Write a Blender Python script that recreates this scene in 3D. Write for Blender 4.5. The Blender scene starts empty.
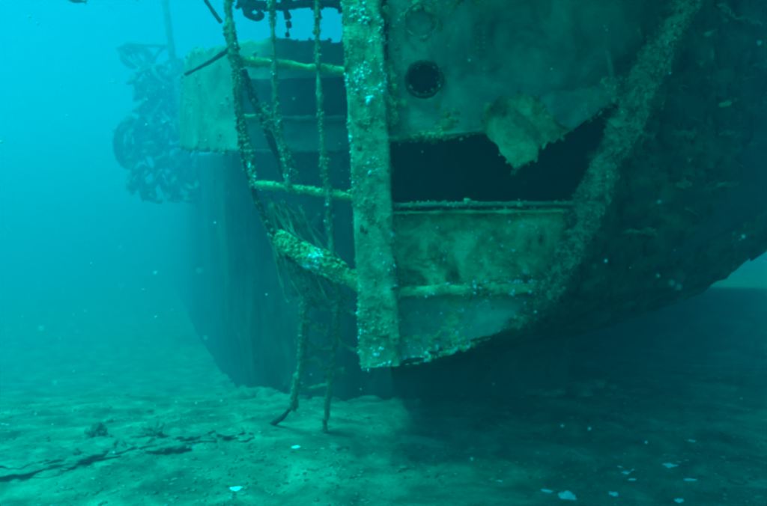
import bpy, bmesh, math, random
from mathutils import Vector, Quaternion, noise
from mathutils.geometry import delaunay_2d_cdt

# ------------------------------------------------------------------ camera, light, exposure
scn = bpy.context.scene
COL = scn.collection
FPX = 548.0                     # focal length in pixels of the 767 px wide photograph
CAM_Z = 2.0
cam_d = bpy.data.cameras.new('camera')
cam_d.sensor_width = 36.0
cam_d.lens = FPX / 767.0 * 36.0
cam_d.clip_start = 0.05
cam_d.clip_end = 500.0
cam_d.dof.use_dof = True
cam_d.dof.focus_distance = 5.6
cam_d.dof.aperture_fstop = 1.0
cam = bpy.data.objects.new('camera', cam_d)
cam.location = (0, 0, CAM_Z)
cam.rotation_euler = (math.radians(90), 0, 0)
COL.objects.link(cam)
scn.camera = cam

SUN_EL, SUN_AZ = 69.0, 224.0
world = bpy.data.worlds.new('World')
scn.world = world
world.use_nodes = True
wn = world.node_tree
wn.nodes.clear()
sky = wn.nodes.new('ShaderNodeTexSky')
sky.sky_type = 'NISHITA'
sky.sun_disc = False
sky.sun_elevation = math.radians(SUN_EL)
sky.sun_rotation = math.radians(SUN_AZ)
bgn = wn.nodes.new('ShaderNodeBackground')
bgn.inputs['Strength'].default_value = 0.08
wo = wn.nodes.new('ShaderNodeOutputWorld')
wn.links.new(sky.outputs[0], bgn.inputs[0])
wn.links.new(bgn.outputs[0], wo.inputs[0])

sun_d = bpy.data.lights.new('sun', 'SUN')
sun_d.energy = 4.0
sun_d.angle = math.radians(24.0)
sun_d.color = (1.0, 0.96, 0.90)
sun = bpy.data.objects.new('sun', sun_d)
sun.location = (0, 0, 30)
_el, _az = math.radians(SUN_EL), math.radians(SUN_AZ)
to_sun = Vector((math.sin(_az) * math.cos(_el), math.cos(_az) * math.cos(_el), math.sin(_el)))
sun.rotation_euler = to_sun.to_track_quat('Z', 'Y').to_euler()
COL.objects.link(sun)

scn.view_settings.view_transform = 'Standard'
scn.view_settings.look = 'None'
scn.view_settings.gamma = 1.0
scn.view_settings.exposure = 1.32
scn.render.engine = 'CYCLES'
scn.cycles.use_denoising = True
scn.cycles.volume_bounces = 1
scn.cycles.max_bounces = 6
scn.cycles.filter_width = 2.8

# the water: even density, no red gets far in it
WATER_DENSITY = 0.5
WATER_COLOR = (0.0, 0.062, 0.088)
WATER_ABSORB = (0.0, 0.948, 0.974)
WATER_TOP = 13.8

R = random.Random(11)

# ------------------------------------------------------------------ helpers
def at(px, py, Y):
    """the place a given distance away that lies along a sight line of the photograph"""
    return Vector(((px - 383.5) / FPX * Y, Y, CAM_Z - (py - 253.0) / FPX * Y))

def n3(p, s, seed=0.0):
    return noise.noise(Vector((p[0] * s + seed, p[1] * s - seed, p[2] * s + 2 * seed)))

def fbm(p, s, seed=0.0, octv=4):
    return noise.fractal(Vector((p[0] * s + seed, p[1] * s - seed, p[2] * s + 2 * seed)), 1.0, 2.1, octv)

def link(name, me, mat=None, parent=None, smooth=True):
    o = bpy.data.objects.new(name, me)
    COL.objects.link(o)
    if mat is not None:
        me.materials.append(mat)
    if parent is not None:
        o.parent = parent
    if smooth:
        me.polygons.foreach_set('use_smooth', [True] * len(me.polygons))
    return o

def mesh_from(name, vs, fs):
    me = bpy.data.meshes.new(name)
    me.from_pydata([tuple(v) for v in vs], [], fs)
    me.update()
    return me

def tag(o, label=None, cat=None, group=None, kind=None):
    if label: o['label'] = label
    if cat: o['category'] = cat
    if group: o['group'] = group
    if kind: o['kind'] = kind
    return o

def thing(name, label, cat, loc=(0, 0, 0), group=None):
    o = bpy.data.objects.new(name, None)
    o.location = loc
    COL.objects.link(o)
    return tag(o, label, cat, group)

def adopt(o, parent):
    """parent a mesh that is written in world coordinates to an empty that stands at its base"""
    o.parent = parent
    o.location = tuple(-c for c in parent.location)
    return o

def catmull(P, t):
    n = len(P) - 1
    x = min(max(t, 0.0), 1.0) * n
    i = min(int(x), n - 1)
    f = x - i
    p0, p1, p2, p3 = P[max(i - 1, 0)], P[i], P[i + 1], P[min(i + 2, n)]
    if isinstance(p1, Vector):
        return 0.5 * ((2 * p1) + (p2 - p0) * f + (2 * p0 - 5 * p1 + 4 * p2 - p3) * f * f + (3 * p1 - p0 - 3 * p2 + p3) * f ** 3)
    return 0.5 * ((2 * p1) + (p2 - p0) * f + (2 * p0 - 5 * p1 + 4 * p2 - p3) * f * f + (3 * p1 - p0 - 3 * p2 + p3) * f ** 3)

def surf_mesh(name, f, nu, nv, amp=0.02, freq=3.0, seed=0.0, octv=4):
    """grid over f(u, v), pushed along its normal by noise"""
    P = [[f(i / nu, j / nv) for j in range(nv + 1)] for i in range(nu + 1)]
    vs, ns = [], []
    for i in range(nu + 1):
        for j in range(nv + 1):
            a = P[min(i + 1, nu)][j] - P[max(i - 1, 0)][j]
            b = P[i][min(j + 1, nv)] - P[i][max(j - 1, 0)]
            n = a.cross(b)
            n = n.normalized() if n.length > 1e-9 else Vector((0, -1, 0))
            p = P[i][j]
            vs.append(p + n * (amp * fbm(p, freq, seed, octv)))
            ns.append(n)
    fs = [(i * (nv + 1) + j, (i + 1) * (nv + 1) + j, (i + 1) * (nv + 1) + j + 1, i * (nv + 1) + j + 1)
          for i in range(nu) for j in range(nv)]
    return mesh_from(name, vs, fs), vs, ns

def solid(o, t, offset=0.0):
    m = o.modifiers.new('thickness', 'SOLIDIFY')
    m.thickness = t
    m.offset = offset
    return o

def tube_data(path, rad, seg=10, rings=None, amp=0.3, freq=8.0, seed=0.0, squash=(1.0, 1.0), ends=True):
    """tube along a smooth path; rad is a number or a list; amp is relative to the radius"""
    path = [Vector(p) for p in path]
    L = sum((path[i + 1] - path[i]).length for i in range(len(path) - 1))
    rmax = max(rad) if isinstance(rad, (list, tuple)) else rad
    rings = rings or max(4, int(L / max(rmax * 0.7, 0.012)))
    rings = min(rings, 260)
    vs, fs, pts, ns = [], [], [], []
    up = Vector((0.13, 0.31, 0.94)).normalized()
    for i in range(rings + 1):
        t = i / rings
        c = catmull(path, t)
        d = (catmull(path, min(t + 0.01, 1)) - catmull(path, max(t - 0.01, 0)))
        d = d.normalized() if d.length > 1e-9 else Vector((0, 0, 1))
        a = d.cross(up)
        if a.length < 0.2: a = d.cross(Vector((1, 0, 0)))
        a.normalize()
        b = d.cross(a).normalized()
        r = catmull(list(rad), t) if isinstance(rad, (list, tuple)) else rad
        for k in range(seg):
            th = 2 * math.pi * k / seg
            n = a * (math.cos(th) * squash[0]) + b * (math.sin(th) * squash[1])
            p = c + n * r
            q = p + n.normalized() * (r * amp * (fbm(p, freq, seed, 3)))
            vs.append(q); pts.append(q); ns.append(n.normalized())
    for i in range(rings):
        for k in range(seg):
            k2 = (k + 1) % seg
            fs.append((i * seg + k, i * seg + k2, (i + 1) * seg + k2, (i + 1) * seg + k))
    if ends:
        fs.append(tuple(range(seg)))
        fs.append(tuple(rings * seg + k for k in reversed(range(seg))))
    return vs, fs, pts, ns

def tube(name, path, rad, mat, parent=None, **kw):
    vs, fs, pts, ns = tube_data(path, rad, **kw)
    o = link(name, mesh_from(name, vs, fs), mat, parent)
    return o, pts, ns

def multi_tube(name, specs, mat, parent=None):
    V, F, P, N = [], [], [], []
    for path, rad, kw in specs:
        vs, fs, pts, ns = tube_data(path, rad, **kw)
        b = len(V)
        V += vs; F += [tuple(i + b for i in f) for f in fs]; P += pts; N += ns
    return link(name, mesh_from(name, V, F), mat, parent), P, N

def beam(name, p0, p1, w, h, mat, parent=None, amp=0.012, freq=9.0, seed=0.0, across=Vector((0, 1, 0)), bevel=0.18, rows=None):
    """straight steel member of width w (along across) and height h, worn and lumpy"""
    p0, p1 = Vector(p0), Vector(p1)
    d = (p1 - p0); L = d.length; d.normalize()
    a = (across - d * across.dot(d)).normalized()
    b = d.cross(a).normalized()
    prof = []
    e = bevel * min(w, h)
    hw, hh = w / 2, h / 2
    def seg_pts(x0, y0, x1, y1, n):
        return [(x0 + (x1 - x0) * k / n, y0 + (y1 - y0) * k / n) for k in range(n)]
    nw = max(2, min(10, int(w / 0.03))); nh = max(2, min(10, int(h / 0.03)))
    prof += seg_pts(-hw + e, -hh, hw - e, -hh, nw) + seg_pts(hw - e, -hh, hw, -hh + e, 1)
    prof += seg_pts(hw, -hh + e, hw, hh - e, nh) + seg_pts(hw, hh - e, hw - e, hh, 1)
    prof += seg_pts(hw - e, hh, -hw + e, hh, nw) + seg_pts(-hw + e, hh, -hw, hh - e, 1)
    prof += seg_pts(-hw, hh - e, -hw, -hh + e, nh) + seg_pts(-hw, -hh + e, -hw + e, -hh, 1)
    rows = rows or max(3, min(220, int(L / 0.03)))
    vs, fs, ns = [], [], []
    m = len(prof)
    for i in range(rows + 1):
        c = p0 + d * (L * i / rows)
        for x, y in prof:
            n = (a * (x / hw if hw else 0) + b * (y / hh if hh else 0)).normalized()
            p = c + a * x + b * y
            vs.append(p + n * (amp * fbm(p, freq, seed, 4)))
            ns.append(n)
    for i in range(rows):
        for k in range(m):
            k2 = (k + 1) % m
            fs.append((i * m + k, i * m + k2, (i + 1) * m + k2, (i + 1) * m + k))
    fs.append(tuple(range(m)))
    fs.append(tuple(rows * m + k for k in reversed(range(m))))
    o = link(name, mesh_from(name, vs, fs), mat, parent)
    return o, vs, ns

def plate_data(outline, holes, Yf, res=0.06, amp=0.02, freq=1.6, fine=0.006, ragged=0.012, seed=0.0):
    """plate cut from px outlines of the photograph, standing at the distance Yf(x, z)"""
    def loop(pts, dense=True):
        out = []
        for i in range(len(pts)):
            a, b = pts[i], pts[(i + 1) % len(pts)]
            n = max(1, int((b - a).length / (res * 0.7))) if dense else 1
            for k in range(n):
                q = a + (b - a) * (k / n)
                w = Vector((q.x, 0, q.y))
                out.append(q + Vector((n3(w, 9, seed + 3), n3(w, 9, seed + 8))) * ragged)
        return out
    O = loop([Vector(p) for p in outline])
    H = [loop([Vector(p) for p in h], False) for h in holes]
    V, E = [], []
    for lp in [O] + H:
        b = len(V); V += lp
        E += [(b + i, b + (i + 1) % len(lp)) for i in range(len(lp))]
    def inside(pt, lp):
        c = False
        j = len(lp) - 1
        for i in range(len(lp)):
            if (lp[i].y > pt.y) != (lp[j].y > pt.y) and pt.x < (lp[j].x - lp[i].x) * (pt.y - lp[i].y) / (lp[j].y - lp[i].y) + lp[i].x:
                c = not c
            j = i
        return c
    x0, x1 = min(v.x for v in O), max(v.x for v in O)
    y0, y1 = min(v.y for v in O), max(v.y for v in O)
    rr = random.Random(5)
    y = y0
    while y < y1:
        x = x0
        while x < x1:
            q = Vector((x + rr.uniform(-.3, .3) * res, y + rr.uniform(-.3, .3) * res))
            if inside(q, O) and not any(inside(q, h) for h in H):
                V.append(q)
            x += res
        y += res
    r = delaunay_2d_cdt(V, E, [], 0, 1e-5)
    cv, cf = r[0], r[2]
    fs = []
    for f in cf:
        c = sum((cv[i] for i in f), Vector((0, 0))) / len(f)
        if inside(c, O) and not any(inside(c, h) for h in H):
            fs.append(tuple(f))
    vs, ns = [], []
    for v in cv:
        Y = Yf(v.x, v.y)
        w = Vector((v.x, Y, v.y))
        dy = amp * fbm(w, freq, seed, 3) + fine * fbm(w, 14, seed, 3)
        vs.append(Vector((v.x, Y + dy, v.y)))
        ns.append(Vector((0, -1, 0)))
    return vs, fs, ns

def plate(name, pts_px, Y0, mat, parent=None, holes_px=(), Yf=None, thick=0.025, **kw):
    Yf = Yf or (lambda x, z: Y0)
    o2 = [Vector((at(a, b, Y0).x, at(a, b, Y0).z)) for a, b in pts_px]
    h2 = []
    for cx, cy, r in holes_px:
        h2.append([Vector((at(cx + r * math.cos(k * math.pi / 14), cy + r * math.sin(k * math.pi / 14), Y0).x,
                           at(cx + r * math.cos(k * math.pi / 14), cy + r * math.sin(k * math.pi / 14), Y0).z)) for k in range(28)])
    vs, fs, ns = plate_data(o2, h2, Yf, **kw)
    o = link(name, mesh_from(name, vs, fs), mat, parent)
    solid(o, thick)
    return o, vs, ns

ICO_V, ICO_F = None, None
def _ico():
    global ICO_V, ICO_F
    bm = bmesh.new()
    bmesh.ops.create_icosphere(bm, subdivisions=1, radius=1.0)
    ICO_V = [v.co.copy() for v in bm.verts]
    ICO_F = [tuple(v.index for v in f.verts) for f in bm.faces]
    bm.free()
_ico()

def lumps(name, pts, ns, n, size, mat, parent=None, flat=0.6, weight=None, lift=0.2, seed=1, stretch=1.6, kind='stuff'):
    # small irregular lumps of growth sitting on sampled surface points
    shell = (name == 'barnacle')
    rr = random.Random(seed)
    V, F = [], []
    tries = 0
    made = 0
    while made < n and tries < n * 12:
        tries += 1
        i = rr.randrange(len(pts))
        p, nn = pts[i], ns[i]
        if weight is not None and rr.random() > weight(p): continue
        if shell:
            if n3(p, 7.0, seed) < .02: continue
            s = .0035 + .5 * size[1] * rr.random() ** 4
        else:
            g = n3(p, 3.3, seed + 40.0)
            if g < -.22 and rr.random() < .7: continue
            s = rr.uniform(size[0], size[1]) * (0.32 + .5 * rr.random() ** 2) * max(.4, 1.0 + 1.5 * g)
        t1 = nn.orthogonal().normalized()
        t1.rotate(Quaternion(nn, rr.uniform(0, 6.28)))
        t2 = nn.cross(t1)
        c = Vector(p) + t1 * rr.uniform(-.03, .03) + t2 * rr.uniform(-.03, .03) + nn * (s * lift)
        sx, sy, sz = s * rr.uniform(.7, stretch), s * rr.uniform(.6, 1.1), s * flat * rr.uniform(.6, 1.3)
        b = len(V)
        for v in ICO_V:
            j = 1 + rr.uniform(-.22, .22)
            V.append(c + t1 * (v.x * sx * j) + t2 * (v.y * sy * j) + nn * (v.z * sz * j))
        F += [tuple(q + b for q in f) for f in ICO_F]
        made += 1
    o = link(name, mesh_from(name, V, F), mat, parent)
    if kind: o['kind'] = kind
    return o

def weeds(name, pts, ns, n, length, mat, parent=None, width=0.008, droop=0.5, weight=None, seed=2, kind='stuff', lean=Vector((0, 0, 0)), blades=(3, 6)):
    """tufts of short bent fronds rooted on sampled surface points"""
    rr = random.Random(seed)
    V, F = [], []
    made = tries = 0
    while made < n and tries < n * 12:
        tries += 1
        i = rr.randrange(len(pts))
        p, nn = Vector(pts[i]), ns[i]
        if weight is not None and rr.random() > weight(p): continue
        made += 1
        for _ in range(rr.randint(*blades)):
            L = rr.uniform(*length)
            d = (nn + Vector((rr.gauss(0, .5), rr.gauss(0, .5), rr.gauss(0, .5))) + lean).normalized()
            side = d.cross(Vector((rr.gauss(0, 1), rr.gauss(0, 1), rr.gauss(0, 1)))).normalized()
            w = width * rr.uniform(.6, 1.5)
            q = p - nn * 0.01
            b = len(V)
            K = 3
            for k in range(K + 1):
                f = k / K
                ww = w * (1 - 0.75 * f) * (1.25 if k == 1 else 1)
                V.append(q - side * ww); V.append(q + side * ww)
                q = q + d * (L / K)
                d = (d + Vector((rr.gauss(0, .18), rr.gauss(0, .18), -droop * 0.4 + rr.gauss(0, .18)))).normalized()
            for k in range(K):
                F.append((b + 2 * k, b + 2 * k + 1, b + 2 * k + 3, b + 2 * k + 2))
    o = link(name, mesh_from(name, V, F), mat, parent)
    if kind: o['kind'] = kind
    return o

# ------------------------------------------------------------------ materials
def mat_mix(name, cols, scale=3.0, detail=8, rough=0.85, bump=0.35, bump_scale=40.0, spot=None, spot_scale=22.0, spot_size=0.12, spot_mask=0.5, stretch=(1, 1, 1)):
    """mottled growth and rust: a ramp over noise, broken by finer noise and by pale crusts"""
    m = bpy.data.materials.new(name)
    m.use_nodes = True
    nt = m.node_tree
    N, Lk = nt.nodes, nt.links
    pb = N['Principled BSDF']
    pb.inputs['Roughness'].default_value = rough
    pb.inputs['Specular IOR Level'].default_value = 0.15
    geo = N.new('ShaderNodeNewGeometry')
    mp = N.new('ShaderNodeMapping'); mp.inputs['Scale'].default_value = stretch
    Lk.new(geo.outputs['Position'], mp.inputs[0])
    n1 = N.new('ShaderNodeTexNoise'); n1.inputs['Scale'].default_value = scale; n1.inputs['Detail'].default_value = detail
    n1.inputs['Roughness'].default_value = 0.68; n1.inputs['Distortion'].default_value = 0.5
    Lk.new(mp.outputs[0], n1.inputs['Vector'])
    rp = N.new('ShaderNodeValToRGB')
    els = rp.color_ramp.elements
    while len(els) > 1: els.remove(els[-1])
    k = len(cols)
    for i, c in enumerate(cols):
        pos = 0.30 + 0.40 * i / max(k - 1, 1)
        e = els[0] if i == 0 else els.new(pos)
        e.position = pos
        e.color = (*c, 1)
    Lk.new(n1.outputs['Fac'], rp.inputs[0])
    out = rp.outputs[0]
    if spot is not None:
        vo = N.new('ShaderNodeTexVoronoi'); vo.inputs['Scale'].default_value = spot_scale
        vo.inputs['Randomness'].default_value = 1.0
        Lk.new(mp.outputs[0], vo.inputs['Vector'])
        n2 = N.new('ShaderNodeTexNoise'); n2.inputs['Scale'].default_value = 2.3; n2.inputs['Detail'].default_value = 5
        Lk.new(mp.outputs[0], n2.inputs['Vector'])
        mr = N.new('ShaderNodeMapRange'); mr.inputs[1].default_value = spot_mask; mr.inputs[2].default_value = spot_mask + .18
        mr.inputs[3].default_value = 0; mr.inputs[4].default_value = spot_size
        Lk.new(n2.outputs['Fac'], mr.inputs[0])
        sb = N.new('ShaderNodeMath'); sb.operation = 'SUBTRACT'
        Lk.new(mr.outputs[0], sb.inputs[0]); Lk.new(vo.outputs['Distance'], sb.inputs[1])
        ml = N.new('ShaderNodeMath'); ml.operation = 'MULTIPLY'; ml.inputs[1].default_value = 9.0; ml.use_clamp = True
        Lk.new(sb.outputs[0], ml.inputs[0])
        mx = N.new('ShaderNodeMix'); mx.data_type = 'RGBA'
        Lk.new(ml.outputs[0], mx.inputs[0]); Lk.new(out, mx.inputs[6]); mx.inputs[7].default_value = (*spot, 1)
        out = mx.outputs[2]
    Lk.new(out, pb.inputs['Base Color'])
    if bump:
        n4 = N.new('ShaderNodeTexNoise'); n4.inputs['Scale'].default_value = bump_scale; n4.inputs['Detail'].default_value = 6
        Lk.new(geo.outputs['Position'], n4.inputs['Vector'])
        bp = N.new('ShaderNodeBump'); bp.inputs['Strength'].default_value = bump; bp.inputs['Distance'].default_value = 0.03
        Lk.new(n4.outputs['Fac'], bp.inputs['Height']); Lk.new(bp.outputs[0], pb.inputs['Normal'])
    return m

M = {}
M['post'] = mat_mix('algae_covered_steel', [(.02, .08, .045), (.07, .26, .14), (.14, .46, .26), (.26, .64, .42)], 7.0, spot=(.6, .68, .55), spot_scale=30, spot_size=.2, spot_mask=.5)
M['panel'] = mat_mix('crusted_panel_steel', [(.012, .045, .022), (.045, .20, .09), (.10, .40, .18), (.2, .62, .32), (.3, .74, .42)], 4.2, spot=(.6, .7, .55), spot_scale=34, spot_size=.22, spot_mask=.47)
M['plate'] = mat_mix('silted_plate_steel', [(.02, .08, .06), (.07, .24, .17), (.13, .38, .26), (.24, .58, .40)], 2.0, spot=(.4, .45, .38), spot_scale=17, spot_size=.14, spot_mask=.56)
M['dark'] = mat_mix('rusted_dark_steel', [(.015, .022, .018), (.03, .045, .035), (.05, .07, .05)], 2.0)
M['skin'] = mat_mix('fouled_hull_steel', [(.006, .012, .008), (.02, .045, .022), (.06, .13, .06)], 3.2, stretch=(.5, .5, 1.8), spot=(.14, .22, .12), spot_scale=9, spot_size=.14, spot_mask=.58)
M['beam'] = mat_mix('sponge_crusted_frame', [(.05, .16, .09), (.11, .33, .19), (.2, .52, .3)], 6.0, bump=.6)
M['bar'] = mat_mix('algae_bar', [(.08, .2, .08), (.2, .42, .18), (.4, .62, .36)], 9.0)
M['rope'] = mat_mix('fouled_rope', [(.05, .13, .08), (.11, .27, .16), (.22, .46, .3)], 10.0)
M['far'] = mat_mix('silted_bulwark_steel', [(.07, .15, .11), (.13, .27, .19), (.2, .37, .27)], 1.8)
M['gear'] = mat_mix('fouled_gear', [(.06, .13, .09), (.12, .22, .16), (.2, .34, .25)], 3.0)
M['white'] = mat_mix('white_shell', [(.62, .66, .62), (.82, .84, .80)], 20.0, bump=.15)
M['weed'] = mat_mix('green_weed', [(.03, .08, .04), (.06, .17, .09), (.12, .3, .17)], 6.0, bump=0)
M['darkweed'] = mat_mix('dark_weed', [(.012, .03, .014), (.03, .06, .03), (.07, .12, .05)], 6.0, bump=0)
M['rock'] = mat_mix('silted_rock', [(.04, .08, .055), (.075, .145, .10), (.12, .22, .15), (.2, .34, .24)], 5.0, bump=.5, bump_scale=14)
M['sand'] = mat_mix('silty_sand', [(.03, .06, .04), (.065, .13, .085), (.12, .23, .15), (.22, .38, .26)], 2.0, detail=10, rough=.95, bump=.55, bump_scale=38, spot=(.36, .46, .38), spot_scale=9, spot_size=.26, spot_mask=.47)
M['rubble'] = mat_mix('rubble_stone', [(.05, .09, .06), (.12, .19, .13), (.34, .42, .34)], 5.0, bump=.5)

# ------------------------------------------------------------------ the seabed
def ground_z(x, y):
    p = Vector((x, y, 0))
    z = 0.10 * fbm(p, .35, 2.0, 3) + 0.035 * fbm(p, 1.7, 5.0, 4) + 0.012 * fbm(p, 7.0, 9.0, 3)
    # a low scarp on the left, beyond which the bottom drops away
    e = y - 6.2 - 0.25 * (x + 4.2)
    lf = 1.0 / (1.0 + math.exp((x + 2.2) * 2.2))
    if e > 0:
        z -= lf * 0.16 * (1 - math.exp(-e * 2.2))
    g = y - 6.0
    if g > 0:
        z -= 2.25 * (1 - math.exp(-(g / 8.2) ** 2)) * (1.0 if x < 0 else max(.5, 1 - .12 * x))
    def sm(t):
        t = max(0.0, min(1.0, t)); return t * t * (3 - 2 * t)
    z += 1.5 * sm((x - 4.5) / 7) * sm((y - 11) / 7)  # rise added at right to fill the far gap with shaded bottom
    return max(z, -8.0)

def build_ground():
    xs, ys = [], []
    def axis(lo, hi, fine_lo, fine_hi, st):
        a = []
        v = fine_lo
        while v < fine_hi: a.append(v); v += st
        a.append(fine_hi)
        g = st
        v = fine_hi
        while v < hi: g *= 1.12; v += g; a.append(min(v, hi))
        g = st; v = fine_lo; b = []
        while v > lo: g *= 1.12; v -= g; b.append(max(v, lo))
        return list(reversed(b)) + a
    xs = axis(-125, 125, -5.5, 5.5, .045)
    ys = axis(-60, 170, 3.2, 8.6, .045)
    vs = [Vector((x, y, ground_z(x, y))) for y in ys for x in xs]
    nx = len(xs)
    fs = [(j * nx + i, j * nx + i + 1, (j + 1) * nx + i + 1, (j + 1) * nx + i) for j in range(len(ys) - 1) for i in range(nx - 1)]
    o = link('seabed', mesh_from('seabed', vs, fs), M['sand'])
    tag(o, 'pale silty sand and rubble bottom under the wreck', None, None, 'structure')
build_ground()

# ------------------------------------------------------------------ the wreck
wreck = thing('shipwreck', 'stern of a sunken steel ship crusted with algae, resting over the seabed', 'shipwreck', (0, 0, 0))

RING_Y = [5.06, 6.9, 9.0, 14.0, 24.0]
RINGS = [
    [(.06, 1.0), (.6, 1.13), (1.06, 1.28), (1.355, 1.44), (1.5, 1.66), (1.75, 2.16), (2.0, 2.67), (2.25, 3.3), (2.55, 3.85), (2.8, 4.3), (3.3, 5.4)],
    [(.1, .45), (1.0, .66), (2.0, .94), (3.0, 1.25), (3.7, 1.52), (4.3, 1.78), (4.75, 2.1), (5.15, 2.6), (5.45, 3.3), (5.7, 4.2), (6.0, 5.6)],
    [(.1, .0), (1.5, .3), (3, .62), (4, .92), (5, 1.32), (5.8, 1.8), (6.4, 2.4), (6.9, 3.2), (7.2, 4.1), (7.4, 5), (7.6, 6)],
    [(0, -.9), (2, -.1), (4, .4), (6, .85), (7.8, 1.4), (9.2, 2.0), (10, 2.8), (10.4, 3.7), (10.6, 4.6), (10.7, 5.5), (10.8, 6.4)],
    [(0, -1.5), (2, -.7), (4, -.2), (6, .2), (8.2, .7), (11, 1.3), (14, 2.3), (16, 3.4), (16.6, 4.4), (16.8, 5.3), (17, 6.3)],  # far rings widened so the hull shades the water at right
]
def skin_f(u, v):
    pts = []
    for Y, rg in zip(RING_Y, RINGS):
        n = len(rg) - 1
        x = catmull([a for a, b in rg], u); z = catmull([b for a, b in rg], u)
        pts.append(Vector((x, Y, z)))
    # v runs along the ship, dense near the stern
    w = v ** 1.25
    # piecewise by ring distance
    k = w * (len(pts) - 1)
    i = min(int(k), len(pts) - 2); f = k - i
    return pts[i].lerp(pts[i + 1], f)

me, sv, sn = surf_mesh('hull_skin', skin_f, 120, 170, .05, 2.2, 4.0, 5)
skin = solid(link('hull_skin', me, M['skin'], wreck), .03)
skin['label'] = 'dark fouled hull plating curving away to the right'
near = [(p, n) for p, n in zip(sv, sn) if p.y < 10.5 and p.z > 1.0]
fl = [(p, (n if n.y < 0 or n.z < -.3 else -n)) for p, n in near]
kp, kn = [a for a, b in fl], [b for a, b in fl]
kn = [(-n if n.dot(Vector((0, 0, CAM_Z)) - p) < 0 else n) for p, n in zip(kp, kn)]
lumps('marine_growth', kp, kn, 5200, (.015, .05), M['skin'], skin, flat=.6, seed=3, stretch=2.2)
weeds('weed_tuft', kp, kn, 1200, (.015, .035), M['darkweed'], skin, width=.009, droop=.4, seed=4, lean=Vector((.5, 0, 0)), weight=lambda p: max(0.0, min(1.0, .5 + 1.4 * n3(p, .9, 3))))

lumps('mussel_clump', kp, kn, 1500, (.06, .20), M['skin'], skin, flat=.35, seed=8, stretch=1.6)
lumps('sponge', kp, kn, 90, (.04, .09), M['weed'], skin, flat=.45, seed=5, stretch=2.6, weight=lambda p: 1.0 if p.z > 1.9 and p.y < 8 else .1)
weeds('pale_sprig', kp, kn, 60, (.08, .22), M['weed'], skin, width=.010, droop=.2, seed=6, lean=Vector((1.2, 0, 0)), weight=lambda p: 1.0 if p.z > 2.3 and p.y < 7.0 else .0, blades=(1, 3))

def on_skin(px, py):
    best = None
    for p, n in zip(kp, kn):
        if p.y > 9.5: continue
        q = (383.5 + p.x / p.y * FPX, 253 - (p.z - CAM_Z) / p.y * FPX)
        d = (q[0] - px) ** 2 + (q[1] - py) ** 2
        if best is None or d < best[0]: best = (d, p, n)
    return best[1], best[2]
for i, (px, py, L, r, m) in enumerate(((722, 101, .16, .05, 'bar'), (680, 133, .22, .05, 'beam'), (716, 133, .45, .022, 'bar'), (746, 144, .25, .018, 'beam'),
        (675, 181, .22, .055, 'beam'), (714, 185, .5, .02, 'beam'), (752, 182, .3, .02, 'beam'), (718, 6, .2, .05, 'beam'), (736, 20, .4, .03, 'beam'),
        (690, 62, .3, .022, 'beam'), (752, 66, .35, .02, 'beam'), (665, 285, .3, .03, 'skin'), (684, 291, .3, .016, 'beam'), (596, 210, .06, .03, 'beam'), (643, 133, .12, .04, 'beam'),
        (706, 33, .14, .04, 'beam'), (655, 100, .10, .04, 'beam'), (733, 222, .3, .03, 'beam'), (640, 230, .2, .04, 'beam'), (700, 240, .25, .03, 'skin'))):
    p, n = on_skin(px, py)
    a = Vector((1, .15, R.uniform(-.12, .2))).normalized()
    o, v_, n_ = tube('finger_sponge', [p + n * .01 - a * L * .4, p + n * .03, p + n * .05 + a * L * .25 + Vector((0, 0, R.uniform(-.03, .03))), p + n * .06 + a * L * .4 + Vector((0, 0, R.uniform(-.05, .03)))],
                     [r * .4, r * (.9 if r < .03 else .62), r * .5, r * .2], M['weed' if i % 3 else m], skin, seg=10, amp=.9, freq=9, seed=i)
    lumps('marine_growth', v_, n_, 16 + 9 * (i % 4), (.008, .05), M['weed'], o, seed=i, flat=.4, stretch=2.4)

# upper transom plate with the two portholes
upper = [(389, 139), (440, 137), (476, 134), (500, 131), (560, 130), (586, 118), (617, 98), (652, 78), (676, 30), (716, -70), (388, -70)]
def upperY(x, z):
    return 5.24 + .10 * max(0, x - .5) ** 1.5
pl, uv, un = plate('transom_plate', upper, 5.24, M['plate'], wreck, holes_px=[(424, 79, 16.5), (421, 20, 16)], Yf=upperY, amp=.05, thick=.03)
lumps('barnacle', uv, un, 1800, (.012, .038), M['white'], pl, flat=.5, seed=6,
      weight=lambda p: (max(0, 1 - abs(p.x - .12) / .22) * .6 + .25 * max(0, 1 - (p.x - .3) / 1.2)) * max(0, .2 + 1.6 * n3(p, 3.1, 1)))
lumps('sponge', uv, un, 260, (.02, .06), M['bar'], pl, flat=.3, seed=8, stretch=2.0,
      weight=lambda p: max(0, min(1, (1.0 - 2.0 * (p.x - .05)) * .6 + (p.z > 4.15) * .5 * (p.x < .6))) * max(0, 2 * n3(p, 3.0, 5)))
lumps('marine_growth', uv, un, 1700, (.012, .045), M['panel'], pl, flat=.4, seed=7,
      weight=lambda p: max(0, min(1, .35 - .2 * p.x + 1.5 * n3(p, 1.5, 8))))
for cx, cy, r in ((424, 79, 17.5), (421, 20, 17.0)):
    c = at(cx, cy, 5.2); rr_ = r / FPX * 5.2
    ring = [c + Vector((rr_ * math.cos(k * math.pi / 12), 0, rr_ * math.sin(k * math.pi / 12))) for k in range(25)]
    o, v_, n_ = tube('porthole_rim', ring, .018 if cy > 40 else .009, M['skin'] if cy > 40 else M['plate'], wreck, seg=8, rings=70, ends=False, amp=.9, freq=14)
    lumps('marine_growth', v_, n_, 34, (.008, .03), M['plate'], o, seed=int(cy))

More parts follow.
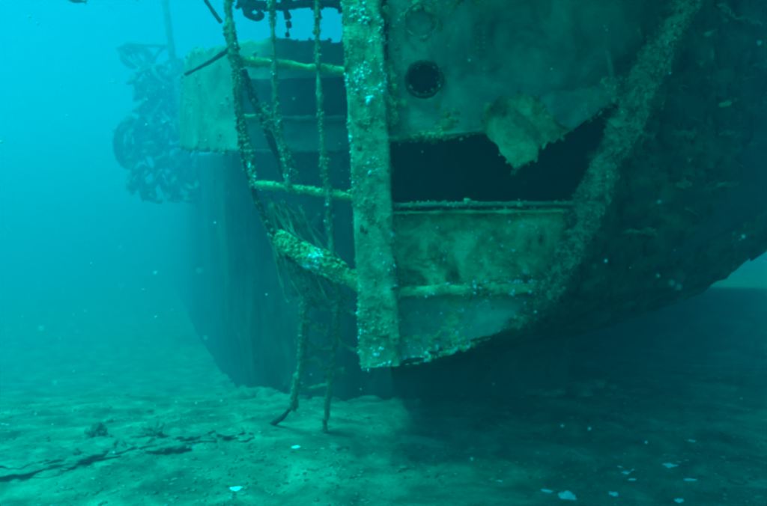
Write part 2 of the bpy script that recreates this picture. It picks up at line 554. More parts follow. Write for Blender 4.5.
c = at(421, 20, 5.2)
dl = [Vector((c.x + .17 * math.cos(k * math.pi / 10), c.z + .17 * math.sin(k * math.pi / 10))) for k in range(20)]
vs_, fs_, _ = plate_data(dl, [], lambda x, z: 5.30, res=.05, ragged=0.0, amp=.02, fine=.01)
solid(link('deadlight', mesh_from('deadlight', vs_, fs_), M['plate'], wreck), .02)
def rivets(name, runs, parent, seed):
    pts, ns = [], []
    for (x0, y0), (x1, y1), Y, k in runs:
        for i in range(k):
            f = i / (k - 1)
            pts.append(at(x0 + (x1 - x0) * f, y0 + (y1 - y0) * f, Y)); ns.append(Vector((0, -1, 0)))
    V, F = [], []
    rr = random.Random(seed)
    for p in pts:
        if rr.random() < .15: continue
        b = len(V); q = rr.uniform(.008, .013)
        for v in ICO_V: V.append(p + Vector((v.x * q, v.y * q * .8, v.z * q)))
        F += [tuple(k2 + b for k2 in f) for f in ICO_F]
    o = link(name, mesh_from(name, V, F), M['panel'], parent)
    o['kind'] = 'stuff'
rivets('rivet', [((396, 128), (560, 124), 5.19, 34), ((399, 40), (399, 124), 5.19, 18), ((478, -10), (478, 120), 5.21, 26), ((484, -10), (484, 116), 5.21, 25)], pl, 1)
# folded lip under the upper plate
plo, a_, b_ = beam('plate_lip', at(386, 139, 5.18), at(444, 135, 5.18), .10, .05, M['panel'], wreck, amp=.015, seed=2)
o, a2, b2 = beam('plate_lip', at(442, 134.5, 5.2), at(482, 131, 5.24), .08, .025, M['plate'], wreck, amp=.015, seed=3)
lumps('marine_growth', a_, b_, 260, (.01, .03), M['panel'], plo, seed=9)

# plate torn loose and hanging in the opening
torn = [(480, 122), (487, 107), (502, 96), (521, 91), (536, 94), (552, 101), (566, 112), (574, 127), (562, 136), (546, 143), (537, 147), (534, 156),
        (524, 166), (517, 171), (509, 160), (500, 151), (494, 141)]
def tornY(x, z):
    return 5.06 + .05 * math.sin((x - 1.0) * 8.0 + z * 3) + .04 * math.sin(z * 9 + x * 7) - .25 * max(0, 3.35 - z) ** 1.3
tp, tv, tn = plate('torn_plate', torn, 5.0, M['panel'], wreck, Yf=tornY, amp=.09, freq=2.6, fine=.012, ragged=.045, res=.03, thick=.02)
weeds('hanging_growth', tv, tn, 10, (.03, .10), M['weed'], tp, width=.012, droop=1.2, seed=15)
lumps('marine_growth', tv, tn, 260, (.008, .028), M['panel'], tp, seed=12, flat=.4)
# second buckled plate behind it, running up to the hull frame
buck = [(536, 100), (560, 92), (590, 88), (612, 80), (640, 78), (636, 92), (617, 100), (598, 112), (584, 121), (570, 131), (556, 128), (544, 116)]
bo, bv, bn = plate('buckled_plate', buck, 5.12, M['plate'], wreck, Yf=lambda x, z: 5.08 + .06 * math.sin(7 * x), amp=.1, freq=2.5, ragged=.02, res=.05)
lumps('marine_growth', bv, bn, 260, (.012, .04), M['panel'], bo, seed=14)
# stiffener standing on the plate
o, _, _ = beam('stiffener', at(607, 52, 5.22), at(617, 98, 5.16), .06, .05, M['plate'], wreck, seed=7)

# lower panels and ledges between the rudder post and the hull frame
panel = [(389, 213), (440, 211), (520, 208), (576, 206), (588, 214), (572, 250), (556, 278), (548, 284), (389, 287)]
po, pv, pn = plate('lower_panel', panel, 5.12, M['panel'], wreck, Yf=lambda x, z: 5.12 + .05 * max(0, x - .6), amp=.035, freq=2.6, fine=.012)
lumps('barnacle', pv, pn, 2600, (.012, 0.035), M['white'], po, flat=.5, seed=16,
      weight=lambda p: max(.04, 1 - abs(p.x - .10) / .13) * .9 if p.x < .3 else .25 + 1.2 * max(0, n3(p, 3.5, 2)) )
lumps('marine_growth', pv, pn, 2600, (.01, .035), M['panel'], po, flat=.5, seed=17)
lp = [(390, 287), (548, 283), (546, 296), (530, 316), (500, 331), (470, 342), (440, 352), (412, 359), (390, 362)]
lo, lv, ln = plate('bottom_plate', lp, 5.1, M['plate'], wreck, amp=.05, freq=2.6, fine=.015, Yf=lambda x, z: 5.1 - .10 * (1.75 - z))
lumps('barnacle', lv, ln, 1500, (.012, .038), M['white'], lo, seed=18, weight=lambda p: .9 if (p.x < .35 and p.z < 1.25 and p.z < 1.2 - .0 * p.x) else .15 + .9 * max(0, n3(p, 4, 2)))
lumps('marine_growth', lv, ln, 1500, (.012, .04), M['panel'], lo, seed=19, weight=lambda p: max(0, min(1, .5 + 1.6 * n3(p, 2.2, 4))))
rivets('rivet', [((396, 220), (560, 217), 5.08, 40), ((396, 279), (545, 276), 5.08, 36), ((398, 226), (398, 276), 5.08, 12), ((474, 222), (474, 276), 5.08, 12)], po, 2)
for (a, b, y0, y1, w, h, mt, sd) in ((387, 586, 205.5, 203.5, .16, .035, 'plate', 1), (387, 582, 213.0, 211.0, .10, .025, 'panel', 2),
                                     (388, 552, 291.5, 287.5, .20, .085, 'panel', 3)):
    o, bv_, bn_ = beam('ledge', at(a, y0, 5.05), at(b, y1, 5.05), w, h, M[mt], wreck, amp=.014, seed=sd)
    lumps('marine_growth', bv_, bn_, 500 if h > .05 else 220, (.008, .026), M['panel'], o, seed=20 + sd)
    if h > .05:
        lumps('barnacle', bv_, bn_, 160, (.012, .032), M['white'], o, seed=30, weight=lambda p: .8 if p.z > 1.62 else .1)

# the hull frame that edges the stern, thick with sponge
frame_px = [(722, -70), (704, -34), (684, 4), (664, 42), (646, 76), (630, 110), (614, 146), (598, 182), (586, 214), (575, 244), (560, 272), (546, 296), (530, 314), (512, 326)]
frp = [at(a, b, 4.98) for a, b in frame_px]
frw = [.14, .14, .15, .16, .165, .165, .16, .15, .145, .14, .13, .12, .08, .03]
fr, fv, fn = tube('hull_frame', frp, frw, M['beam'], wreck, seg=26, rings=240, amp=.32, freq=4.5, seed=3, squash=(1.0, .55))
lumps('marine_growth', fv, fn, 5200, (.010, .034), M['beam'], fr, seed=41, flat=.7)
weeds('weed_tuft', fv, fn, 1500, (.03, .09), M['weed'], fr, width=.007, seed=42)
lumps('barnacle', fv, fn, 60, (.012, 0.035), M['white'], fr, seed=43)
sp = lumps('sponge', [at(622, 113, 4.78)], [Vector((-.2, -1, .2))], 5, (.045, .06), M['bar'], fr, seed=44, flat=.7, kind=None)

# rudder post with its flange
post, ov, on = beam('rudder_post', at(358, -70, 5.0), at(381, 364, 5.0), .26, .345, M['post'], wreck, amp=.012, freq=4.0, seed=5, rows=210, bevel=.07)
post['label'] = 'upright algae green steel post with pale barnacle spots'
lumps('barnacle', ov, on, 2200, (.012, 0.035), M['white'], post, seed=51, flat=.5, weight=lambda p: (.9 if p.z > 3.2 else .25) * max(0, .12 + 1.5 * n3(p, 3.0, 6)))
lumps('marine_growth', ov, on, 5200, (.007, .02), M['post'], post, seed=52, flat=.4)
lumps('sponge', ov, on, 90, (.03, .07), M['weed'], post, seed=56, flat=.3)
o, v_, n_ = beam('post_flange', at(387, 62, 5.08), at(389, 126, 5.08), .12, .13, M['post'], wreck, amp=.02, seed=6)
lumps('marine_growth', v_, n_, 420, (.01, .03), M['panel'], o, seed=53)
o = lumps('white_sponge', [at(370.5, 99.5, 4.84)], [Vector((0, -1, .15))], 6, (.03, .05), M['white'], post, seed=54, flat=.5, kind=None)
o = lumps('white_sponge', [at(374, 59, 4.84)], [Vector((0, -1, .15))], 3, (.02, .035), M['bar'], post, seed=55, flat=.5, kind=None)

# unseen decks added for shade, and inner walls added to keep the interior dark
def shade_deck_f(u, v):
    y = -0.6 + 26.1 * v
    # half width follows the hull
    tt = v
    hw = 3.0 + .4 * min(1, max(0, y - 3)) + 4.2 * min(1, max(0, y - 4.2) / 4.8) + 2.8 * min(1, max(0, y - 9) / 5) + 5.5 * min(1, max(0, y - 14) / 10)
    x0 = -1.3 + 1.3 * min(1, max(0, (y - 3.7) / .6)) if y < 5.2 else -.1  # left edge juts out near the camera to shade the lower post
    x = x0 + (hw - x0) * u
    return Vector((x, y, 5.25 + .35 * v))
me, _, _ = surf_mesh('shade_deck', shade_deck_f, 30, 90, .03, 1.5)
solid(link('shade_deck', me, M['dark'], wreck), .06)  # out of view, added to shade the transom and the near water

me, _, _ = surf_mesh('side_shade_deck', lambda u, v: Vector((-1.9 + 1.9 * u, 5.5 + 2.9 * v, 5.95)), 20, 20, .03, 1.5)  # unseen deck added to darken the floor behind the ladder
solid(link('side_shade_deck', me, M['dark'], wreck), .06)

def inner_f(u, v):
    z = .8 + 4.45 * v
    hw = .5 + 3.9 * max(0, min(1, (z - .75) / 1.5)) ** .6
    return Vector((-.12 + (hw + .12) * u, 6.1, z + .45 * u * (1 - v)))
me, _, _ = surf_mesh('inner_shade_bulkhead', inner_f, 40, 40, .05, 1.4, 2.0)  # added so the gap and the portholes stay dark
solid(link('inner_shade_bulkhead', me, M['dark'], wreck), .04)
me, _, _ = surf_mesh('inner_shade_wall', lambda u, v: Vector((-.10, 5.2 + .95 * u, 1.05 + 4.2 * v)), 10, 40, .02, 2.0)  # added to keep sun from the left out of the interior
solid(link('inner_shade_wall', me, M['dark'], wreck), .03)

def counter_f(u, v):
    # dark rounded counter of the left half: it falls in and down to the keel and sweeps far away on the left
    top = [(-37.5, 95.0), (-20.0, 55.0), (-11.5, 33.0), (-6.84, 21.0), (-4.2, 14.0), (-2.4, 9.6), (-.8, 8.1), (.8, 8.0), (2.6, 8.4), (3.4, 10.5)]
    bot = [(-37.5, 95.0), (-20.4, 55.0), (-11.0, 33.0), (-5.8, 21.0), (-3.1, 14.0), (-1.5, 10.0), (-.6, 9.2), (.8, 8.8), (2.6, 9.0), (3.3, 11.0)]
    a = catmull([Vector((x, y, 3.90 + .17 * (y - 10))) for x, y in top], u)
    b = catmull([Vector((x, y, -3.6 - .25 * (y - 10))) for x, y in bot], u)
    p = a.lerp(b, v)
    bulge = math.sin(math.pi * v)
    p.y -= bulge * .5
    return p
me, cv_, cn_ = surf_mesh('hull_counter', counter_f, 150, 60, .08, 1.2, 6.0)
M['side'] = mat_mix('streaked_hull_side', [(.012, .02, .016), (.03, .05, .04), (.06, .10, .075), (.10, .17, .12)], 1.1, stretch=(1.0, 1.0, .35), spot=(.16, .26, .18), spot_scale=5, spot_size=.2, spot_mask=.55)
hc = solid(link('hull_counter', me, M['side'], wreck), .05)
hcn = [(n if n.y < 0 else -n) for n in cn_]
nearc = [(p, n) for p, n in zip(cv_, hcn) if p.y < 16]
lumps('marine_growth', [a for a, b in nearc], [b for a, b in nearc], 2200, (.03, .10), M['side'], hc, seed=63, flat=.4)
# pale bulwark strake above it with a dark sheet standing in for its shaded opening
def bulY(x, z):
    return 8.0 + .40 * max(0, -1.3 - x) ** 2
bul = [(96, 104), (97, 60), (101, 16), (125, 4), (150, 8), (185, 22), (226, 33), (262, 38), (345, 42), (420, 40), (420, 152), (300, 151), (226, 148), (185, 138), (140, 123)]
def rect(x0, y0, x1, y1): return (x0, y0, x1, y1)
bo_, bwv, bwn = plate('bulwark_plate', bul, 8.0, M['far'], wreck, Yf=bulY, amp=.10, freq=1.2, res=.08, ragged=.07, thick=.05)
lumps('marine_growth', bwv, bwn, 900, (.02, .06), M['far'], bo_, seed=61, flat=.5)
wo_, _, _ = plate('bulwark_opening_shade', [(234, 80), (300, 78), (420, 78), (420, 119), (345, 121), (292, 122), (270, 118), (240, 120)], 7.86, M['dark'], wreck, amp=.02, res=.12, thick=.03)
wo_['label'] = 'dark sheet standing in for a long shaded opening in the pale bulwark'
def strake(x0, y0, x1, y1, Y, w, h, m, nm, sd=0):
    o, v, n = beam(nm, at(x0, y0, Y), at(x1, y1, Y), w, h, M[m], wreck, amp=.02, seed=sd)
    return o
strake(241, 118.5, 262, 117, 7.6, .22, .05, 'bar', 'bracket_ledge', 1)
strake(276, 119, 345, 118, 7.7, .15, .05, 'far', 'rub_rail', 2)
o, v_, n_ = plate('bracket_plate', [(243, 120), (262, 119), (268, 133), (270, 149), (247, 149), (243, 135)], 7.7, M['far'], wreck, amp=.04, res=.06, thick=.05)
lumps('barnacle', v_, n_, 60, (.015, .035), M['white'], o, seed=62, weight=lambda p: 1 if p.z < 3.5 else .1)

# thin guard bars of the left half, welded to the post
for pts, r, sd in (([at(234, 66, 5.0), at(243, 61, 5.0), at(290, 65, 5.0), at(349, 72, 5.0)], .037, 1),
                   ([at(255, 184, 5.0), at(300, 189, 5.0), at(362, 199, 5.0)], .032, 2)):
    o, v_, n_ = tube('cross_bar', pts, r, M['bar'], wreck, seg=10, amp=.5, freq=9, seed=sd)
    lumps('marine_growth', v_, n_, 420, (.008, .02), M['bar'], o, seed=70 + sd)
    lumps('barnacle', v_, n_, 70, (.012, 0.021), M['white'], o, seed=75 + sd, weight=lambda p: 1 if p.x < -1.05 or n3(p, 5, 3) > .2 else 0)

# curved left frame: thin upper run, heavy crusted lower run
o, v_, n_ = tube('bent_frame', [at(236, 70, 5.05), at(238, 110, 5.05), at(243, 150, 5.05), at(252, 186, 5.05), at(262, 212, 5.05), at(276, 238, 5.05), at(292, 262, 5.02)],
                 .028, M['dark'], wreck, seg=8, amp=.4, seed=4)
lumps('marine_growth', v_, n_, 420, (.01, .028), M['rope'], o, seed=80)
o, v_, n_ = tube('crusted_frame', [at(279, 236, 4.95), at(296, 250, 4.95), at(320, 262, 4.95), at(343, 274, 4.95), at(370, 290, 4.98)],
                 [.045, .075, .08, .07, .05], M['bar'], wreck, seg=16, amp=.6, freq=8, seed=5)
o['label'] = 'pale crusted frame end slanting down to the post'
lumps('marine_growth', v_, n_, 1100, (.01, .032), M['panel'], o, seed=81)
lumps('barnacle', v_, n_, 420, (.012, .042), M['white'], o, seed=82, weight=lambda p: max(0, .25 + 1.3 * n3(p, 4.5, 4)) * (1 if p.x < -.35 else .25))

# slanting stays between the bars
for pts, r in (([at(243, 70, 5.1), at(254, 100, 5.12), at(266, 128, 5.15), at(284, 176, 5.2), at(290, 190, 5.2)], .030),
               ([at(262, 105, 5.3), at(276, 130, 5.3), at(292, 165, 5.3), at(297, 180, 5.3)], .016)):
    o, v_, n_ = tube('slanting_stay', pts, r, M['dark'], wreck, seg=8, amp=.5, seed=9)
    lumps('marine_growth', v_, n_, 380, (.01, .026), M['rope'], o, seed=84)

# overhead pipes at the top of the frame
specs = [([at(238, 3, 7.0), at(280, 6, 7.0), at(312, 3, 7.0), at(352, 4, 7.0)], .05, dict(seg=8)),
         ([at(240, -30, 7.0), at(300, -26, 7.0), at(352, -28, 7.0)], .05, dict(seg=8))]
o, v_, n_ = multi_tube('overhead_pipe', specs, M['dark'], wreck)
lumps('marine_growth', v_, n_, 300, (.02, .05), M['dark'], o, seed=86)
for pts, r in (([at(244, -30, 7.0), at(244, 6, 7.0), at(249, 15, 7.0), at(257, 17, 7.0), at(262, 12, 7.0)], .045),
               ([at(281, -30, 7.0), at(284, 4, 7.0), at(288, 18, 7.0)], .045),
               ([at(316, -30, 7.0), at(317, 6, 7.0), at(319, 18, 7.0)], .045),
               ([at(338, -30, 7.0), at(340, 6, 7.0), at(341, 12, 7.0)], .04)):
    o, v_, n_ = tube('pipe_hook', pts, r, M['dark'], wreck, seg=8, amp=.5)
o, _, _ = multi_tube('chain_end', [([at(288.5, 22, 7.0), at(289, 27, 7.0)], .035, dict(seg=7)), ([at(287, 33, 7.0), at(287.5, 36.5, 7.0)], .03, dict(seg=7)),
                                   ([at(289, 14, 7.0), at(287.5, 37, 7.0)], .008, dict(seg=5))], M['dark'], wreck)
o, _, _ = tube('thin_stay', [at(196, -20, 6.6), at(207, 2, 6.6), at(221, 22, 6.6)], .024, M['dark'], wreck, seg=6)
o, _, _ = tube('thin_stay', [at(186, 74, 7.6), at(206, 64, 7.0), at(228, 50, 5.4)], .024, M['dark'], wreck, seg=6)

# ------------------------------------------------------------------ ropes and the rope ladder
def rope(name, label, pts, rad, fuzz, seed, mat='rope', group=None, barn=0):
    o, v, n = tube(name, pts, rad, M[mat], None, seg=10, amp=.8, freq=6, seed=seed)
    tag(o, label, 'rope', group)
    lumps('marine_growth', v, n, fuzz, (.007, .021), M[mat], o, seed=seed + 100, flat=.8)
    weeds('weed_tuft', v, n, fuzz // 6, (.015, .05), M['rope'], o, width=.004, droop=.9, seed=seed + 300)
    if barn:
        lumps('barnacle', v, n, barn, (.012, .028), M['white'], o, seed=seed + 200, weight=lambda p: max(0, .2 + 1.4 * n3(p, 6, 2)))
    return o
rope('hanging_rope', 'thick overgrown rope hanging at the left end of the upper cross bar',
     [at(227, -70, 4.9), at(228, 0, 4.9), at(231, 40, 4.9), at(237, 70, 4.9), at(239, 100, 4.95), at(243, 125, 4.98), at(250, 160, 5.0), at(254, 184, 5.0)],
     [.042, .04, .036, .03, .022, .016, .013, .013], 1400, 1, barn=140)
rope('hanging_rope', 'middle overgrown rope, hanging in front of the slanting stay between the two bars',
     [at(271, -70, 4.9), at(272, 0, 4.9), at(274, 60, 4.9), at(277, 110, 4.92), at(284, 150, 4.95), at(288, 186, 4.95)], .020, 900, 2, barn=60)
rope('hanging_rope', 'overgrown rope hanging nearest the post, crossing both cross bars',
     [at(316, -70, 4.9), at(317, 0, 4.9), at(318, 60, 4.9), at(321, 120, 4.92), at(324, 160, 4.95), at(328, 196, 4.95), at(330, 230, 5.0), at(333, 268, 5.0)], .020, 1000, 3, barn=80)

nr = random.Random(31)
specs = []
for k in range(30):
    x, y = nr.uniform(258, 310), nr.uniform(196, 225)
    pts = [at(x, y, 5.15)]
    for q in range(3):
        x += nr.uniform(4, 24); y += nr.uniform(14, 42)
        pts.append(at(min(x, 352), min(y, 300), 5.15 + nr.uniform(-.12, .15)))
    specs.append((pts, nr.uniform(.005, .015), dict(seg=5, rings=26, amp=.9)))
nl, v, n = multi_tube('tangled_line', specs, M['rope'], None)
tag(nl, 'thin tangled lines hanging between the lower cross bar and the rope ladder', 'net')
lumps('marine_growth', v, n, 700, (.006, .018), M['rope'], nl, seed=32)

lad = thing('rope_ladder', 'rope ladder with broken rungs hanging from the crusted frame to the seabed', 'rope ladder', tuple(at(305, 428, 5.9)))
def lpart(name, pts, r, fz, sd):
    o, v, n = tube(name, pts, r, M['rope'], None, seg=8, amp=.6, freq=11, seed=sd)
    adopt(o, lad)
    lumps('marine_growth', v, n, fz, (.007, .022), M['rope'], o, seed=sd, flat=.8)
    weeds('weed_tuft', v, n, fz // 5, (.015, .05), M['rope'], o, width=.004, droop=.9, seed=sd)
lpart('side_rope', [at(292, 262, 5.05), at(303, 284, 5.1), at(304, 312, 5.2), at(303, 340, 5.35), at(301, 365, 5.5), at(296, 385, 5.65), at(293, 408, 5.85)], [.022, .026, .03, .035, .036, .034, .03], 800, 1)
lpart('side_rope', [at(338, 272, 5.05), at(338, 300, 5.1), at(336, 332, 5.3), at(332, 366, 5.5), at(328, 400, 5.75), at(324, 434, 5.95)], [.02, .022, .026, .028, .028, .03], 700, 2)
lpart('rung', [at(297, 276, 5.05), at(318, 292, 5.08), at(340, 306, 5.1), at(364, 318, 5.05)], .018, 200, 3)
lpart('rung', [at(304, 320, 5.2), at(315, 326, 5.22), at(327, 331, 5.25)], .026, 130, 4)
lpart('rung', [at(300, 362, 5.45), at(316, 360, 5.45), at(326, 370, 5.5), at(345, 372, 5.5)], .026, 190, 5)
lpart('rung', [at(337, 336, 5.3), at(350, 348, 5.3), at(378, 358, 5.2)], .018, 120, 6)
lpart('rung', [at(303, 299, 5.15), at(318, 306, 5.2), at(338, 312, 5.2)], .022, 160, 7)
lpart('rung', [at(303, 342, 5.35), at(320, 349, 5.4), at(334, 348, 5.35)], .024, 160, 8)
lpart('rung', [at(297, 386, 5.65), at(312, 388, 5.65), at(330, 384, 5.6)], .020, 150, 9)
o, v, n = tube('rope_tail', [at(294, 404, 5.85), at(284, 416, 6.0), at(272, 424, 6.1), at(250, 430, 6.15), at(236, 431, 6.2)], .026, M['dark'], None, seg=7, amp=.5)
adopt(o, lad)

# ------------------------------------------------------------------ tangled gear on the far left
def coil(name, label, cx, cy, rx, ry, Y, turns, r, seed, mat='gear', tilt=.4, jit=.15):
    rr = random.Random(seed)
    pts = []
    N = turns * 14
    for k in range(N + 1):
        th = 2 * math.pi * k / 14
        j = 1 - .5 * k / N + 1.6 * jit * noise.noise(Vector((k * .17, seed * 3.7, 0)))
        pts.append(at(cx + rx * j * math.cos(th), cy + ry * j * math.sin(th), Y + 3.0 * tilt * math.sin(th + .5) + rr.uniform(-.12, .15)))
    o, v, n = tube(name, pts, r, M[mat], None, seg=7, rings=min(250, N * 4), amp=.5, freq=8, seed=seed)
    tag(o, label, 'rope coil')
    lumps('marine_growth', v, n, 700, (.04, .09), M[mat], o, seed=seed, flat=.8)
    return o
coil('rope_coil', 'pale round coil of heavy rope, uppermost of the tangled gear on the left', 157, 88, 17, 17, 26, 9, .055, 1, mat='gear', jit=.30)
coil('rope_coil', 'small loop of rope just right of the upright pipe, beside the bulwark', 183, 109, 7, 11, 25, 4, .06, 2)
coil('rope_coil', 'dark loop of hose, lowest on the left of the tangled gear', 129, 142, 14, 25, 26, 8, .06, 3, mat='gear', jit=.22)
coil('rope_coil', 'flattened rope loop sticking out at the top left of the gear', 137, 57, 17, 11, 28, 4, .05, 4, mat='gear', tilt=.6)
tg = random.Random(4)
specs = []
for k in range(110):
    x, y = tg.uniform(138, 196), tg.uniform(66, 182)
    pts = [at(x, y, 25)]
    for q in range(4):
        x += tg.uniform(-14, 14); y += tg.uniform(-16, 20)
        x = min(max(x, 128), 196); y = min(max(y, 66), 200)
        pts.append(at(x, y, 25 + tg.uniform(-.9, 1)))
    specs.append((pts, tg.uniform(.04, .13), dict(seg=6, rings=22, amp=.6)))
o, v, n = multi_tube('tangled_hose', specs, M['gear'], None)
tag(o, 'dark mass of tangled hose and line hanging beside the dark hull', 'tangled hose')
lumps('marine_growth', v, n, 900, (.06, .16), M['gear'], o, seed=91)
o, v, n = tube('leaning_pipe', [at(163, -8, 24), at(165, 0, 24), at(168, 24, 24), at(172, 52, 24), at(176, 75, 24.2)], .14, M['gear'], None, seg=8, amp=.4)
tag(o, 'thin leaning pipe rising out of the frame above the rope coil', 'pipe')
o, v, n = beam('pulley_block', at(178, 60, 23.5), at(184, 128, 23.5), .42, .4, M['gear'], None, amp=.05, freq=5)
tag(o, 'dark upright block between the rope coil and the bulwark', 'block')
tri = [(118, 48), (128, 43), (168, 45), (172, 58), (150, 72), (130, 62)]
specs = []
for i in range(len(tri)):
    a, b = tri[i], tri[(i + 1) % len(tri)]
    specs.append(([at(*a, 26), at((a[0] + b[0]) / 2, (a[1] + b[1]) / 2 + 1, 26), at(*b, 26)], .095, dict(seg=6)))
for q in range(9):
    a, b = R.uniform(118, 168), R.uniform(128, 160)
    specs.append(([at(a, R.uniform(43, 50), 26), at((a + b) / 2 + R.uniform(-6, 6), R.uniform(50, 62), 26.4), at(b, R.uniform(62, 74), 26)], .05, dict(seg=5)))
o, v, n = multi_tube('net_frame', specs, M['gear'], None)
tag(o, 'pale slack piece of netting at the top left of the gear', 'net')

# ------------------------------------------------------------------ rocks and rubble on the bottom
def rock_mesh(name, rx, ry, rz, seed, sub=5, amp=.75, mat='rock'):
    bm = bmesh.new()
    bmesh.ops.create_icosphere(bm, subdivisions=sub, radius=1.0)
    for v in bm.verts:
        d = v.co.copy()
        k = 1 + amp * fbm(d, 1.5, seed, 7) + .25 * amp * n3(d, 7, seed)
        v.co = Vector((d.x * rx * k, d.y * ry * k, d.z * rz * k))
    me = bpy.data.meshes.new(name); bm.to_mesh(me); bm.free()
    o = link(name, me, M[mat])
    return o
def floor_at(px, py):
    """where the sight line meets the seabed"""
    d = at(px, py, 1.0) - Vector((0, 0, CAM_Z))
    t = 2.0
    while t < 30:
        p = Vector((0, 0, CAM_Z)) + d * t
        if p.z < ground_z(p.x, p.y): return p
        t += .01
    return Vector((0, 0, CAM_Z)) + d * 10
rocks = [
    (20, 463, .42, .30, .06, 'low dark flat rock at the far left edge of the ledge'),
    (62, 459, .40, .26, .06, 'long flat rock second from the left in the dark ledge'),
    (104, 452, .34, .26, .07, 'silted rock in the middle of the dark ledge'),
    (140, 446, .26, .22, .07, 'rounded rock on the dark ledge below the pale one'),
    (96, 437, .12, .11, .10, 'small pale knob of rock behind the ledge'),
    (150, 437, .18, .15, .12, 'pale upstanding rock on top of the ledge'),
    (182, 436, .30, .2, .06, 'dark flat rock at the right end of the ledge'),
    (168, 447, .22, .16, .06, 'flat slab in front of the right end of the ledge'),
    (236, 433, .16, .12, .04, 'dark flat stone under the end of the rope tail'),
]
for i, (px, py, rx, ry, rz, lb) in enumerate(rocks):
    p = floor_at(px, py + 3)
    o = rock_mesh('rock', rx, ry, rz, 3.1 * i + 1)
    o.location = p + Vector((0, 0, rz * .25)); o.rotation_euler = (0, 0, R.uniform(-.3, .3))
    tag(o, lb, 'rock', 'rocks of the ledge on the seabed')
shells = [
    (566, 498, .062, .046, .030, 1, 'largest and brightest white fragment at the bottom edge of the photo'),
    (546, 492, .060, .018, .010, 1, 'long pale fragment just left of the brightest white one'),
    (668, 466, .065, .026, .012, 1, 'smooth oval white fragment lying alone on the right'),
    (627, 474, .050, .018, .010, 1, 'slanting white sliver in the broken cluster left of the oval fragment'),
    (622, 468, .038, .014, .008, 1, 'topmost small chip of the broken white cluster'),
    (634, 471, .026, .012, .008, 1, 'short right hand chip of the broken white cluster'),
    (633, 480, .034, .012, .008, 1, 'lowest chip of the broken white cluster'),
    (612, 495, .036, .028, .014, 1, 'round pale green white fragment near the bottom edge, below the cluster'),
    (681, 502, .05, .028, .010, 1, 'pale flat fragment at the bottom edge, right of the round one'),
    (690, 441, .045, .014, .006, 1, 'thin pale curved sliver in the shadow on the right'),
    (610, 431, .11, .03, .012, 0, 'long dim flat piece lying in the shadow under the hull'),
    (713, 420, .05, .016, .008, 0, 'dim small sliver farthest back in the shadow at right'),
    (690, 480, .05, .015, .006, 1, 'thin dull sliver to the lower right of the oval fragment'),
    (501, 482, .022, .010, .006, 1, 'small white chip alone in front of the dark gap'),
    (459, 455, .018, .010, .006, 1, 'tiny white chip on the floor below the post'),
    (236, 490, .05, .03, .016, 1, 'bright pale chip among the rubble at the bottom left centre'),
    (296, 448, .04, .02, .012, 1, 'pale chip lying under the rope ladder'),
    (337, 449, .09, .05, .025, 0, 'pale flat stone right of the rope ladder foot'),
]
for i, (px, py, a, b, c, w, lb) in enumerate(shells):
    p = floor_at(px, py)
    o = rock_mesh('shell_fragment', a, b, c, 5.7 * i + 2, sub=3, amp=.9, mat='white' if w else 'rubble')
    o.location = p + Vector((0, 0, c * .35))
    o.rotation_euler = (R.uniform(-.2, .2) + .15, R.uniform(-.15, .15), R.uniform(-.6, .3))
    tag(o, lb, 'shell fragment' if w else 'stone', 'pale fragments scattered on the seabed')

def rubble():
    rr = random.Random(21)
    V, F = [], []
    for _ in range(26000):
        y = 3.4 + 8 * rr.random() ** 1.3
        x = rr.uniform(-.78, .78) * y
        q = Vector((x, y, 0))
        d = .5 + 1.3 * n3(q, 1.1, 4) + .5 * n3(q, 3.5, 1)
        if rr.random() > d: continue
        s = .004 + .020 * rr.random() ** 3.2
        if rr.random() < .012: s *= 2.2
        z = ground_z(x, y)
        b = len(V)
        ang = rr.uniform(0, 6.28); ca, sa = math.cos(ang), math.sin(ang)
        sx, sy, sz = s * rr.uniform(.8, 2.0), s * rr.uniform(.6, 1.2), s * rr.uniform(.25, .6)
        for v in ICO_V:
            j = 1 + rr.uniform(-.25, .25)
            X, Y_, Z = v.x * sx * j, v.y * sy * j, v.z * sz * j
            V.append(Vector((x + X * ca - Y_ * sa, y + X * sa + Y_ * ca, z + Z + sz * .3)))
        F += [tuple(k + b for k in f) for f in ICO_F]
    o = link('rubble', mesh_from('rubble', V, F), M['rubble'])
    tag(o, 'small shells and coral rubble strewn over the silty bottom', None, None, 'stuff')
rubble()

def scree():
    rr = random.Random(77)
    path = [Vector((3.4, 8.9, 0)), Vector((1.5, 8.6, 0)), Vector((-.2, 8.7, 0)), Vector((-1.0, 9.1, 0)), Vector((-1.8, 10.3, 0)), Vector((-3.0, 13.5, 0)), Vector((-5.2, 19.0, 0))]
    V, F = [], []
    for _ in range(1500):
        p = catmull(path, rr.random() ** .8)
        x, y = p.x + rr.gauss(0, .35), p.y - abs(rr.gauss(0, .45)) + .25
        s = .02 + .26 * rr.random() ** 4
        z = ground_z(x, y)
        b = len(V)
        sx, sy, sz = s * rr.uniform(.8, 2.0), s * rr.uniform(.6, 1.4), s * rr.uniform(.3, .8)
        for v in ICO_V:
            j = 1 + rr.uniform(-.3, .3)
            V.append(Vector((x + v.x * sx * j, y + v.y * sy * j, z + v.z * sz * j)))
        F += [tuple(k + b for k in f) for f in ICO_F]
    o = link('fallen_debris', mesh_from('fallen_debris', V, F), M['rock'])
    tag(o, 'dark scale and stones fallen along the foot of the hull', None, None, 'stuff')
scree()

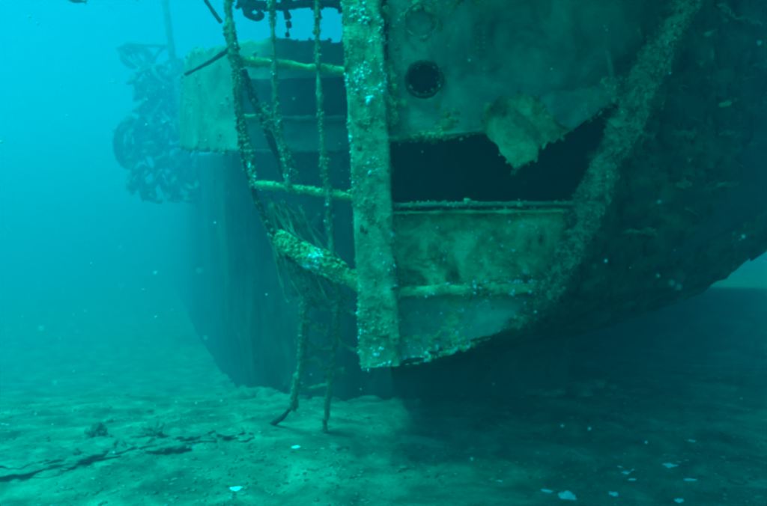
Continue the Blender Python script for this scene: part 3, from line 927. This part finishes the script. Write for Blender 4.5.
def snow():
    rr = random.Random(8)
    V, F = [], []
    for _ in range(650):
        y = 1.6 + 6 * rr.random()
        p = Vector((rr.uniform(-.72, .72) * y, y, CAM_Z + rr.uniform(-.4, .5) * y))
        if p.z < .1 or (p.y > 4.7 and p.x > -.2): continue
        s = .0008 + .006 * rr.random() ** 4 * (.6 + .25 * y)
        b = len(V)
        for v in ICO_V:
            V.append(p + v * (s * (1 + rr.uniform(-.3, .3))))
        F += [tuple(k + b for k in f) for f in ICO_F]
    o = link('drifting_particles', mesh_from('drifting_particles', V, F), M['white'])
    tag(o, 'fine pale particles drifting in the water', None, None, 'stuff')
snow()

def fish():
    c = at(76, 0, 9.0)
    root = thing('fish', 'small dark fish at the very top of the open water, left of the wreck', 'fish', tuple(c))
    V, F = [], []
    prof = [(-.13, .008), (-.11, .025), (-.07, .042), (-.02, .05), (.04, .042), (.09, .022), (.12, .012)]
    for x, r in prof:
        for k in range(10):
            th = 2 * math.pi * k / 10
            V.append((x, r * .45 * math.cos(th), r * math.sin(th)))
    for i in range(len(prof) - 1):
        for k in range(10):
            F.append((i * 10 + k, i * 10 + (k + 1) % 10, (i + 1) * 10 + (k + 1) % 10, (i + 1) * 10 + k))
    F.append(tuple(range(10))); F.append(tuple(60 + k for k in range(10)))
    link('body', mesh_from('body', V, F), M['dark'], root)
    def fin(nm, pts):
        n = len(pts)
        vs = [(x, -.003, z) for x, z in pts] + [(x, .003, z) for x, z in pts]
        fs = [tuple(range(n)), tuple(n + k for k in reversed(range(n)))] + [(k, (k + 1) % n, n + (k + 1) % n, n + k) for k in range(n)]
        link(nm, mesh_from(nm, vs, fs), M['dark'], root, smooth=False)
    fin('tail_fin', [(.115, .008), (.17, .045), (.155, 0), (.17, -.045), (.115, -.008)])
    fin('dorsal_fin', [(-.05, .045), (-.02, .07), (.05, .05), (.05, .038)])
    root.rotation_euler = (0, .1, .2)
fish()

# ------------------------------------------------------------------ the water itself
wm = bpy.data.materials.new('sea_water')
wm.use_nodes = True
nt = wm.node_tree
nt.nodes.clear()
out = nt.nodes.new('ShaderNodeOutputMaterial')
pv_ = nt.nodes.new('ShaderNodeVolumePrincipled')
pv_.inputs['Color'].default_value = (*WATER_COLOR, 1)
pv_.inputs['Density'].default_value = WATER_DENSITY
pv_.inputs['Anisotropy'].default_value = 0.5
pv_.inputs['Absorption Color'].default_value = (*WATER_ABSORB, 1)
pv_.inputs['Density Attribute'].default_value = ''
pv_.inputs['Temperature Attribute'].default_value = ''
nt.links.new(pv_.outputs[0], out.inputs['Volume'])
x0, x1, y0, y1, z0, z1 = -140, 140, -70, 190, -9.6, WATER_TOP
vs = [(x, y, z) for z in (z0, z1) for y in (y0, y1) for x in (x0, x1)]
fs = [(0, 2, 3, 1), (4, 5, 7, 6), (0, 1, 5, 4), (2, 6, 7, 3), (0, 4, 6, 2), (1, 3, 7, 5)]
hz = link('haze', mesh_from('haze', vs, fs), wm, None, smooth=False)
tag(hz, 'teal sea water that fades everything far away', None, None, 'stuff')
